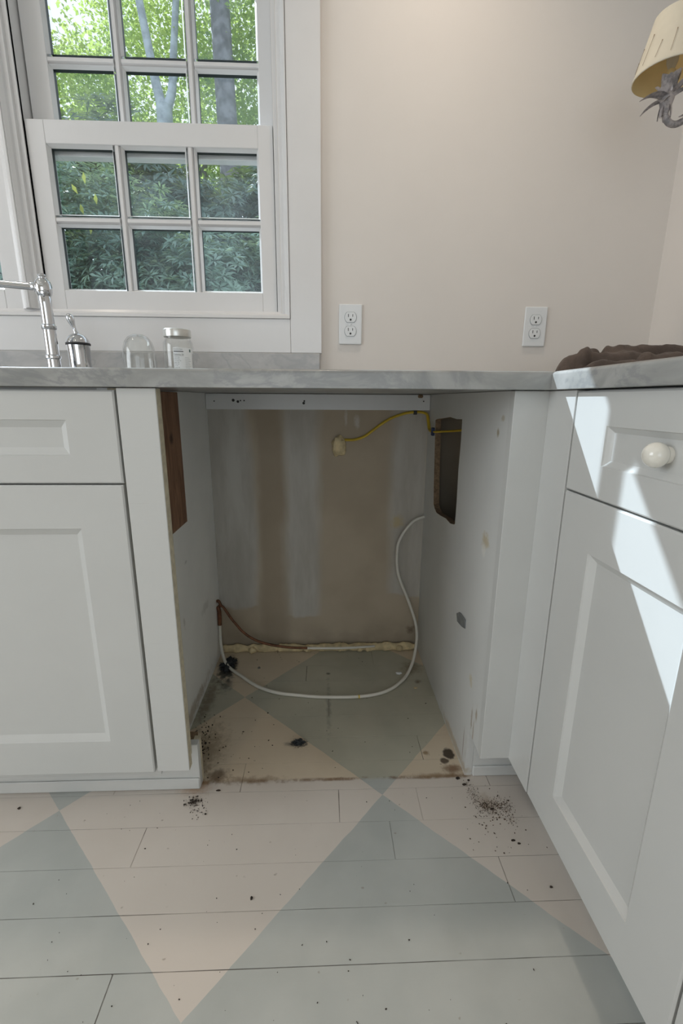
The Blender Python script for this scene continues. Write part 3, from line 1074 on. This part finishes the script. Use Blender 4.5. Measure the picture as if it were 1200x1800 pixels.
# ------------------------------------------------------------------ wall sconce
lx, ly, lz = 1.047, .400, 1.566        # centre of the shade's lower rim
sc = thing('wall_sconce', (XW, ly, 1.52), 'grey metal wall sconce with leaf cup and cream tapered shade', 'lamp')
def shade_ring(r, z, n=48):
    return [(lx + r * math.cos(2 * math.pi * k / n), ly + r * math.sin(2 * math.pi * k / n), z) for k in range(n)]
zt = lz + .112
sh = obj('lamp_shade', loft([shade_ring(.0725, lz), shade_ring(.0738, lz + .001), shade_ring(.0738, lz + .004), shade_ring(.0715, lz + .008), shade_ring(.0455, zt)], cap=False), 'shade', sc, True)
obj('shade_lining', loft([shade_ring(.0728, lz + .0005), shade_ring(.0448, zt - .0005)], cap=False), 'shade_in', sh, True)
# pricked stem decoration on the shade
for k in range(16):
    a = 2 * math.pi * (k + .3) / 16
    h = .030 + .012 * (k % 3)
    pts = []
    for s in (0, .5, 1):
        zz = lz + .014 + h * s
        r = .0738 - (zz - lz - .004) * .0262 / .104 + .0006
        aa = a + .10 * s
        pts.append((lx + r * math.cos(aa), ly + r * math.sin(aa), zz))
    obj('stem_mark', tube(pts, lambda t: .00035 + .0006 * (t > .93), 5, 5), MAT['chip'], sh)
cupz = lz - .043
obj('candle_sleeve', lathe([(.009, cupz + .004), (.009, lz + .012), (.006, lz + .014)], lx, ly, 20), 'shade_in', sc, True)
obj('bulb', lathe([(.006, lz + .014), (.011, lz + .027), (.012, lz + .037), (.009, lz + .055), (.003, lz + .070), (.0003, lz + .072)], lx, ly, 20), 'shade', sc, True)
obj('cup', lathe([(.0065, cupz - .030), (.0090, cupz - .020), (.0130, cupz - .006), (.0150, cupz + .002), (.0120, cupz + .012)], lx, ly, 20), 'pewter', sc, True)
armpts = [(lx, ly, cupz - .020), (lx + .003, ly, cupz - .032), (lx + .016, ly, cupz - .044), (lx + .036, ly, cupz - .043), (lx + .070, ly, cupz - .022),
          (lx + .115, ly, cupz + .012), (lx + .165, ly, cupz + .025), (lx + .205, ly, cupz + .012), (XW - .012, ly, cupz + .0)]
obj('arm', tube(armpts, .0068, 12, 8), 'pewter', sc, True)
obj('backplate', lathe([(.050, 0), (.050, .006), (.035, .012), (.012, .016)], n=28, axis=((XW - .0005, ly, cupz), (-1, 0, 0))), 'pewter', sc, True)


def leaf(base, dirv, length, width, bend, name='leaf'):
    """pointed curled metal leaf"""
    d = Vector(dirv).normalized()
    side = d.cross(Vector((0, 0, 1))).normalized()
    upv = side.cross(d).normalized()
    n = 8
    rings = []
    for k in range(n + 1):
        t = k / n
        c = Vector(base) + d * length * t * (1 - .15 * bend * t) + upv * (-bend * length * .55 * t * t)
        w = width * (math.sin(math.pi * (t * .80 + .15)) ** .55) * (1 if t < .98 else .3)
        th = .0011
        rings.append([c - side * w + upv * w * .45, c - upv * th, c + side * w + upv * w * .45, c + upv * th + upv * w * .02])
    return obj(name, loft(rings), 'pewter', sc, True)


b0 = (lx, ly, cupz - .004)
for (a, el, ln, w, bend) in ((185, 66, .054, .015, -.1), (240, 62, .052, .016, .25), (290, 68, .058, .016, .1), (335, 45, .066, .015, -.1), (25, 55, .055, .014, .2), (80, 60, .05, .011, .3), (130, 62, .048, .011, .2),
                             (190, 26, .070, .013, .95), (222, 4, .042, .010, .8), (310, 30, .05, .009, .5), (150, 15, .05, .009, 1.0)):
    ar, er = math.radians(a), math.radians(el)
    leaf(b0, (math.cos(ar) * math.cos(er), math.sin(ar) * math.cos(er), math.sin(er)), ln, w, bend)
for a in (150, 200, 250, 300, 350, 60):
    ar = math.radians(a)
    leaf((lx + .008 * math.cos(ar), ly + .008 * math.sin(ar), cupz - .005), (.25 * math.cos(ar), .25 * math.sin(ar), -1), .034, .0035, .2, 'bract')
leaf((lx + .062, ly, cupz - .026), (-.75, -.2, -.12), .038, .006, .2)

# ------------------------------------------------------------------ bay: cable, hoses, foam, debris
cab_ = thing('electrical_cable', (.345, .668, .742), 'yellow electrical cable running from the foam plug to the cut hole', 'cable')
cy_ = .664
pts = [(.330, .672, .742), (.345, .668, .7415), (.372, cy_, .7425), (.403, cy_, .7527), (.430, cy_, .772), (.4568, cy_, .7921), (.485, cy_, .809), (.5102, cy_, .8188), (.535, cy_, .826), (.5603, .662, .8290), (.583, .660, .8285),
       (.5970, .652, .8220), (.6000, .640, .800), (.6005, .628, .782), (.6005, .610, .7745), (.603, .590, .773), (.612, .565, .775), (.640, .52, .780), (.69, .44, .79), (.75, .36, .79)]
obj('jacket', tube(pts, .0050, 10, 6, .62), 'yellow', cab_, True)
obj('staple', box(.556, .566, .654, .6690, .8215, .8335, .001), 'black_clip', cab_)
obj('tape_wrap', box(.598, .6065, .5790, .5925, .762, .7860, .0015), 'blue_tape', cab_)


def lumpy(center, rad, seed, amp=.35, sub=3, squash=(1, 1, 1)):
    bm = bmesh.new()
    bmesh.ops.create_icosphere(bm, subdivisions=sub, radius=1)
    for v in bm.verts:
        d = v.co.normalized()
        k = 1 + amp * noise.noise(d * 1.7 + Vector((seed, 0, 0))) + amp * .5 * noise.noise(d * 4 + Vector((0, seed, 0)))
        v.co = Vector(center) + Vector((d.x * rad[0] * k, d.y * rad[1] * k, d.z * rad[2] * k))
    return bm


tag(obj('foam_plug', lumpy((.3215, .665, .7225), (.0235, .016, .031), 3.1, .35), 'foam', None, True), 'lump of cream expanding foam around the cable on the drywall', 'foam')

# bead of foam along the foot of the wall, lumpy
bm = bmesh.new()
path = [Vector((PL + .006 + k * (PR - PL - .012) / 90, .6605, .012)) for k in range(91)]
rings = []
for k, p in enumerate(path):
    r = .016 + .009 * noise.noise(Vector((k * .23, 2, 0))) + .005 * noise.noise(Vector((k * .7, 5, 0)))
    if 36 < k < 45:
        r *= .75
    r = max(.006, r)
    ring = []
    for q in range(12):
        a = 2 * math.pi * q / 12
        ring.append((p.x, p.y + .004 * noise.noise(Vector((k * .3, 8, 0))) - r * .62 * math.cos(a), max(.0008, p.z + r * .95 * math.sin(a))))
    rings.append(ring)
bd = thing('foam_bead', (.26, .66, 0), 'long cream expanding foam bead along the foot of the drywall', 'foam')
obj('bead', loft(rings, bm=bm), 'foam', bd, True)
for (x, y, r, s) in ((.022, .648, .013, 1), (.215, .652, .013, 4), (.40, .650, .010, 2), (.43, .650, .011, 6), (.54, .651, .012, 9)):
    obj('blob', lumpy((x, y, r * .9 + .001), (r * 1.1, r * .9, r * .9), s, .3, 2), 'foam', bd, True)

hz = .0062
hose = thing('water_hose', (.30, .40, 0), 'white plastic hose looping across the bay floor from the copper stub', 'hose')
pts = [(-.0795, .628, .128), (-.0793, .626, .10), (-.0770, .615, .062), (-.065, .590, .026), (-.040, .552, .0095), (.0165, .498, hz), (.058, .458, hz), (.1012, .430, hz), (.145, .413, hz), (.1891, .4045, hz), (.255, .394, hz), (.3253, .3905, hz), (.370, .3915, hz), (.4109, .3965, hz),
       (.450, .409, hz), (.4844, .431, hz), (.513, .458, hz + .002), (.5387, .490, .012), (.562, .528, .028), (.579, .568, .052), (.589, .600, .082), (.588, .622, .118), (.574, .634, .165), (.557, .640, .2106), (.540, .642, .250), (.5246, .642, .294), (.5180, .642, .335), (.5178, .642, .3749),
       (.5205, .643, .402), (.5292, .645, .4244), (.545, .648, .450), (.5649, .651, .473), (.585, .6545, .485), (.6065, .6565, .4915)]
obj('tubing', tube(pts, .0050, 12, 6), 'hose', hose, True)
obj('yellow_mark', tube([(.3755, .3917, hz), (.3790, .3920, hz)], .0054, 12, 3), 'yellow', hose, True)

cp = thing('copper_tube', (-.08, .63, 0), 'brown tarnished copper tube from the left panel, fading pale toward the right', 'pipe')
obj('stub', tube([(-.0797, .6290, .121), (-.0795, .6300, .150), (-.0800, .6310, .172), (-.0838, .6320, .188)], .0070, 12, 6), 'copper', cp, True)
obj('bend', tube([(-.0865, .633, .206), (-.080, .6330, .207), (-.074, .6300, .196), (-.070, .6280, .188)], .0050, 12, 6), 'copper', cp, True)
obj('run', tube([(-.080, .630, .192), (-.066, .626, .190), (-.0545, .622, .176), (-.036, .615, .150), (-.0187, .612, .128), (.000, .610, .105), (.0264, .609, .083), (.060, .608, .066), (.1015, .606, .055), (.155, .605, .047), (.2166, .604, .044)], .0042, 10, 6), 'copper', cp, True)
obj('pale_run', tube([(.2160, .604, .044), (.27, .607, .041), (.3325, .613, .037), (.38, .622, .033), (.42, .634, .028), (.45, .648, .022)], .0040, 10, 6), 'hose', cp, True)


def tuft(name, x, y, rx, ry, h, label, seed):
    """fuzzy clump of lint"""
    bm = lumpy((x, y, h * .45), (rx * .62, ry * .62, h * .5), seed, .9, 3)
    for v in bm.verts:
        v.co.z = max(.0006, v.co.z)
    r = np.random.default_rng(seed)
    for k in range(160):
        a, q = r.uniform(0, 6.283), math.sqrt(r.uniform(0, 1))
        px, py = x + rx * q * math.cos(a), y + ry * q * math.sin(a)
        z = .0008 + h * (1 - q) * r.uniform(.3, 1.1)
        d = Vector((r.normal(), r.normal(), .35 * r.normal())).normalized() * r.uniform(.003, .008)
        c = Vector((px, py, z))
        s = d.orthogonal().normalized() * .0003
        vs = [bm.verts.new(c - d - s), bm.verts.new(c - d + s), bm.verts.new(c + d + s), bm.verts.new(c + d - s)]
        for v in vs:
            v.co.z = max(.0006, v.co.z)
        bm.faces.new(vs)
    return tag(obj(name, bm, 'lint'), label, 'lint')


tuft('lint_clump', -.046, .575, .032, .055, .018, 'large dark lint clump in the back left corner of the bay', 11)
tuft('lint_clump', .208, .212, .020, .013, .013, 'small dark lint ball on the bay floor near the front', 12)


def crumbs(name, pts, label, cat, mat='grit'):
    bm = bmesh.new()
    for (x, y, s) in pts:
        q = bmesh.new()
        bmesh.ops.create_icosphere(q, subdivisions=1, radius=1)
        a = random.uniform(0, 6.28)
        sx_, sy_, sz_ = s * random.uniform(.6, 1.5), s * random.uniform(.6, 1.1), s * random.uniform(.4, .8)
        for v in q.verts:
            k = 1 + random.uniform(-.35, .35)
            lx_, ly_ = v.co.x * sx_ * k, v.co.y * sy_ * k
            v.co = Vector((x + lx_ * math.cos(a) - ly_ * math.sin(a), y + lx_ * math.sin(a) + ly_ * math.cos(a), .0004 + max(0, sz_ * (v.co.z * k + .8))))
        me = bpy.data.meshes.new('q')
        q.to_mesh(me)
        q.free()
        bm.from_mesh(me)
        bpy.data.meshes.remove(me)
    return tag(obj(name, bm, mat), label, cat, kind='stuff')


g = np.random.default_rng(5)
L = []
for (cx, cy, sx_, sy_, n, s) in ((.612, .045, .007, .020, 190, .00055), (.628, .012, .012, .010, 260, .0006), (.655, .014, .014, .009, 240, .0006), (.672, .004, .007, .016, 120, .0006),
                                 (.645, -.02, .025, .025, 45, .0010), (.640, -.05, .03, .03, 16, .0011)):
    for _ in range(n):
        L.append((g.normal(cx, sx_), g.normal(cy, sy_), s * g.uniform(.5, 1.8)))
L = [(min(x, .72), min(y, .09), s) for x, y, s in L]
crumbs('grit_scatter', L, 'brown grit strewn on the floor before the right toe kick', 'grit', 'dust')
L = []
for (cx, cy, sx_, sy_, n, s) in ((-.015, .046, .008, .006, 90, .0010), (-.005, .030, .012, .012, 60, .0008), (-.055, .24, .014, .05, 60, .0016), (-.03, .19, .012, .03, 40, .0018), (.05, .20, .06, .06, 30, .0013)):
    for _ in range(n):
        x, y = g.normal(cx, sx_), g.normal(cy, sy_)
        if y < .078 or (y > .115 and x > -.083) or x > -.002 and y > .1:
            L.append((max(x, -.083), y, s * g.uniform(.5, 1.7)))
crumbs('grit_scatter', L, 'dark grit by the left toe kick and along the left panel', 'grit')
L = []
for _ in range(90):
    L.append((g.uniform(-.25, .72), g.uniform(-.36, .06), .0007 * g.uniform(.6, 1.8)))
for _ in range(40):
    L.append((g.uniform(0, .58), g.uniform(.12, .62), .0011 * g.uniform(.5, 1.6)))
crumbs('grit_scatter', L, 'fine dark specks scattered over the painted floor boards', 'grit')


def chip(x, y, s, label, el=1.0, mat='grit'):
    bm = lumpy((x, y, s * .35), (s * el, s * .7, s * .35), x * 37 + y * 11, .5, 2)
    for v in bm.verts:
        v.co.z = max(.0005, v.co.z)
    return tag(obj('debris_chip', bm, mat), label, 'debris', 'loose debris chips on the floor')


chip(.588, .0905, .0052, 'largest black crumb, just outside the bay under the rusty stain')
chip(.5985, .0725, .0042, 'black crumb at the head of the right-hand grit trail', 1.2)
chip(.6125, .0845, .0030, 'small black crumb touching the right toe kick corner')
chip(.6395, .006, .0040, 'dark crumb inside the right-hand grit patch')
chip(.6570, -.0665, .0030, 'elongated dark crumb below the right-hand grit patch', 1.5)
chip(.6660, -.0735, .0028, 'dark crumb at the lower end of the right-hand grit trail', 1.2)
chip(.690, -.158, .0028, 'dark crumb farther down, close to the right cabinet door')
chip(-.387, .0395, .0042, 'dark seed-like crumb on the floor below the left door', .8)
chip(.1445, -.160, .0045, 'brown sliver lying on the pale diamond of the floor', .45)
chip(.0335, .0730, .0032, 'dark crumb at the foot of the left kick return', 1.6)
chip(.555, .435, .0060, 'pale curled scrap at the right of the bay floor', 1.0, 'foam')
chip(.515, .512, .0085, 'white crumpled scrap beside the hose bend', 1.2, 'paper')
tag(obj('screw', lathe([(.0045, .0008), (.0045, .0022), (.002, .003), (.0015, .006)], .058, .557, 14), 'screw'), 'small steel screw head lying near the lint clump', 'screw')

# ------------------------------------------------------------------ ceiling downlights (out of view above)
for k, (x, y, e) in enumerate(CAN_SPOTS):
    t = thing('ceiling_downlight', (x, y, CEIL), ['recessed downlight above the empty bay', 'recessed downlight above the sink', 'recessed downlight in the middle of the room',
                                                   'recessed downlight at the far left of the room', 'recessed downlight behind the viewer'][k], 'light', 'recessed ceiling downlights')
    bm = lathe([(.052, CEIL - .001), (.075, CEIL - .001), (.075, CEIL - .006), (.052, CEIL - .004)], x, y, 32, cap=False)
    obj('trim_ring', bm, 'fixture', t, True)
    ld = bpy.data.lights.new('downlight_lamp', 'SPOT')
    ld.energy = e
    ld.color = (1.0, .85, .70)
    ld.shadow_soft_size = .045
    ld.spot_size = math.radians(110)
    ld.spot_blend = 1.0
    lo = bpy.data.objects.new('downlight_lamp', ld)
    C.objects.link(lo)
    lo.parent = t
    lo.location = (0, 0, -.012)

# ------------------------------------------------------------------ garden beyond the glass
def leaf_mesh(name, centers, dirs, ups, length, width, fold=.25):
    """one mesh of pointed leaves: arrays (n,3)"""
    n = len(centers)
    d = dirs / np.linalg.norm(dirs, axis=1, keepdims=True)
    s = np.cross(d, ups)
    s /= np.linalg.norm(s, axis=1, keepdims=True) + 1e-9
    u = np.cross(s, d)
    Lh, W = np.asarray(length).reshape(-1, 1), np.asarray(width).reshape(-1, 1)
    base = centers
    mid = centers + d * Lh * .5
    tip = centers + d * Lh - u * Lh * .12
    a = mid + s * W + u * W * fold
    b = mid - s * W + u * W * fold
    V = np.stack([base, a, tip, b], 1).reshape(-1, 3)
    F = np.arange(4 * n, dtype=np.int32)
    me = bpy.data.meshes.new(name)
    me.vertices.add(4 * n)
    me.vertices.foreach_set('co', V.astype(np.float32).ravel())
    me.loops.add(4 * n)
    me.loops.foreach_set('vertex_index', F)
    me.polygons.add(n)
    me.polygons.foreach_set('loop_start', np.arange(0, 4 * n, 4, dtype=np.int32))
    me.update(calc_edges=True)
    return me


def rhododendron(cx, cy, zc, rx, ry, rz, nros, seed, label, mat='rhodo', size=.064):
    r = np.random.default_rng(seed)
    t = thing('rhododendron', (cx, cy, -.5), label, 'shrub', 'evergreen shrubs outside the window')
    v = r.normal(size=(nros, 3))
    v /= np.linalg.norm(v, axis=1, keepdims=True)
    rad = r.uniform(.55, 1.0, nros) ** .5
    lump = 1 + .18 * np.sin(v[:, 0] * 7 + seed) * np.cos(v[:, 2] * 6 + seed * 2)
    P = np.array([cx, cy, zc]) + v * np.array([rx, ry, rz]) * (rad * lump)[:, None]
    ax = v * .7 + np.array([0, -.2, .55]) + r.normal(size=v.shape) * .25
    ax /= np.linalg.norm(ax, axis=1, keepdims=True)
    k = 9
    ref = np.cross(ax, r.normal(size=ax.shape))
    ref /= np.linalg.norm(ref, axis=1, keepdims=True)
    oth = np.cross(ax, ref)
    cs, ds, us = [], [], []
    for q in range(k):
        a = 2 * np.pi * q / k + r.uniform(-.3, .3, nros)
        out = ref * np.cos(a)[:, None] + oth * np.sin(a)[:, None]
        lift = r.uniform(-.25, .45, nros)[:, None]
        cs.append(P + out * .006)
        ds.append(out + ax * lift)
        us.append(ax)
    cs, ds, us = np.concatenate(cs), np.concatenate(ds), np.concatenate(us)
    ln = r.uniform(.75, 1.25, len(cs)) * size
    me = leaf_mesh('foliage', cs, ds, us, ln, ln * .125)
    me.transform(Matrix.Translation((-cx, -cy, .5)))
    f = link_mesh('foliage', me, mat, t, t.location)
    f['kind'] = 'stuff'
    for j in range(5):
        a = j * 1.3 + seed
        obj('stem', tube([(cx + .1 * math.cos(a), cy + .1 * math.sin(a), -.5), (cx + .4 * rx * math.cos(a), cy + .4 * ry * math.sin(a), zc * .5), (cx + .6 * rx * math.cos(a), cy + .5 * ry * math.sin(a), zc + .3 * rz)], lambda t: .03 - .02 * t, 7, 4), 'bark_dark', t)
    return t


rhododendron(-1.55, 2.75, 1.30, .95, .60, 1.05, 5200, 21, 'teal-green rhododendron outside, seen through the left lower panes')
rhododendron(-.62, 2.70, 1.05, .85, .60, 1.02, 5200, 22, 'pale-tipped rhododendron outside, seen through the middle lower panes')
rhododendron(.35, 2.85, 1.20, .85, .60, 1.05, 4800, 23, 'dark rhododendron outside, seen through the right lower panes')
rhododendron(-1.45, 4.0, 1.70, 1.7, .7, 1.46, 4600, 24, 'tall dark evergreen shrub behind the left rhododendron', 'rhodo2', .10)
rhododendron(.35, 4.2, 1.75, 1.7, .7, 1.50, 4600, 25, 'tall dark evergreen shrub behind the right rhododendron', 'rhodo2', .10)
rhododendron(-3.4, 3.9, 1.5, 1.2, .8, 1.3, 900, 26, 'evergreen shrub far to the left beyond the neighbouring window', 'rhodo2', .10)
# a few young yellow leaves on the nearest shrub
r = np.random.default_rng(3)
cs = np.array([(-1.02, 2.08, 2.05), (-1.06, 2.09, 1.90), (-1.00, 2.07, 1.80), (-1.10, 2.10, 2.00), (-.97, 2.08, 1.95)])
ds = np.array([(.1, -.2, -1), (.3, -.3, -1), (-.2, -.2, -1), (.5, -.2, -.8), (.1, -.2, -1)], float)
me = leaf_mesh('young_leaf', cs, ds, np.tile([0, -1, .2], (5, 1)).astype(float), [.06] * 5, [.011] * 5)
yl = link_mesh('leaf_sprig', me, 'young')
tag(yl, 'sprig of yellow-green young leaves in front of the left rhododendron', 'leaves', kind='stuff')


def tree(x, y, h, trunk, canopy, mat, bark, seed, label, leafsize=.082):
    r = np.random.default_rng(seed)
    t = thing('tree', (x, y, -.5), label, 'tree', 'garden trees beyond the shrubs')
    for pts, r0, r1 in trunk:
        obj('trunk', tube(pts, lambda q, a=r0, b=r1: a + (b - a) * q, 10, 5), bark, t, True)
    cs = []
    for (cx, cy, cz, rx, ry, rz, n) in canopy:
        ncl = max(1, n // 40)
        v = r.normal(size=(ncl, 3))
        v /= np.linalg.norm(v, axis=1, keepdims=True)
        cc = np.array([cx, cy, cz]) + v * np.array([rx, ry, rz]) * (r.uniform(.2, 1, ncl) ** .5)[:, None]
        p = np.repeat(cc, 40, 0) + r.normal(size=(ncl * 40, 3)) * np.array([.24, .24, .14])
        cs.append(p)
    cs = np.concatenate(cs)
    ds = r.normal(size=cs.shape) * np.array([1, 1, .5]) + np.array([0, 0, -.3])
    us = r.normal(size=cs.shape) * .5 + np.array([0, 0, 1])
    ln = r.uniform(.7, 1.3, len(cs)) * leafsize
    me = leaf_mesh('foliage', cs, ds, us, ln, ln * .30)
    me.transform(Matrix.Translation((-x, -y, .5)))
    f = link_mesh('foliage', me, mat, t, t.location)
    f['kind'] = 'stuff'


tree(-2.25, 8.0, 8, [([(-2.36, 8, -.5), (-2.34, 8, 3), (-2.30, 8, 5.45)], .15, .125), ([(-2.31, 8, 5.35), (-2.40, 8, 5.75), (-2.50, 8, 6.4), (-2.75, 8, 8.2)], .085, .05),
                     ([(-2.29, 8, 5.35), (-2.16, 8, 5.65), (-2.10, 8, 6.1), (-1.9, 8.1, 7.8)], .08, .045), ([(-2.14, 8, 5.75), (-1.95, 7.9, 5.92), (-1.75, 7.9, 5.98)], .035, .02)],
     [(-2.7, 9.2, 6.6, 1.3, .6, 1.5, 7000), (-2.0, 9.6, 8.0, 2.0, .7, 1.2, 3600)], 'leafA', 'bark_pale', 31, 'pale-barked forked tree seen in the middle upper panes')
tree(-1.27, 7.6, 8, [([(-1.2, 7.6, -.5), (-1.2, 7.6, 3.5), (-1.24, 7.6, 5.6), (-1.3, 7.6, 8.5)], .19, .13)],
     [(-.7, 8.4, 6.2, .9, .6, 1.3, 5200), (-1.1, 7.3, 7.3, .8, .4, .5, 1800), (-.3, 8.5, 4.6, .9, .6, .9, 2000)], 'leafB', 'bark_dark', 32, 'dark thick-trunked tree seen in the right upper panes')
tree(-4.4, 8.6, 8, [([(-4.6, 8.6, -.5), (-4.5, 8.6, 4), (-4.4, 8.6, 8)], .14, .08)],
     [(-4.0, 8.6, 5.75, .8, .7, 1.1, 5200), (-4.6, 8.8, 4.8, .9, .8, .9, 3000)], 'leafA', 'bark_dark', 33, 'bright yellow-green tree seen in the left upper panes')
tree(-2.6, 13.5, 10, [([(-3, 13.5, -.5), (-3, 13.5, 9)], .2, .1)],
     [(-3.4, 13.5, 6.2, 3.0, .9, 2.2, 9000), (-.6, 13.8, 7.2, 2.8, .9, 3.0, 9000), (-5.9, 13.6, 7.2, 1.0, .8, 1.2, 1500)], 'leafB', 'bark_dark', 34, 'distant broad green tree filling the back of the garden', .14)
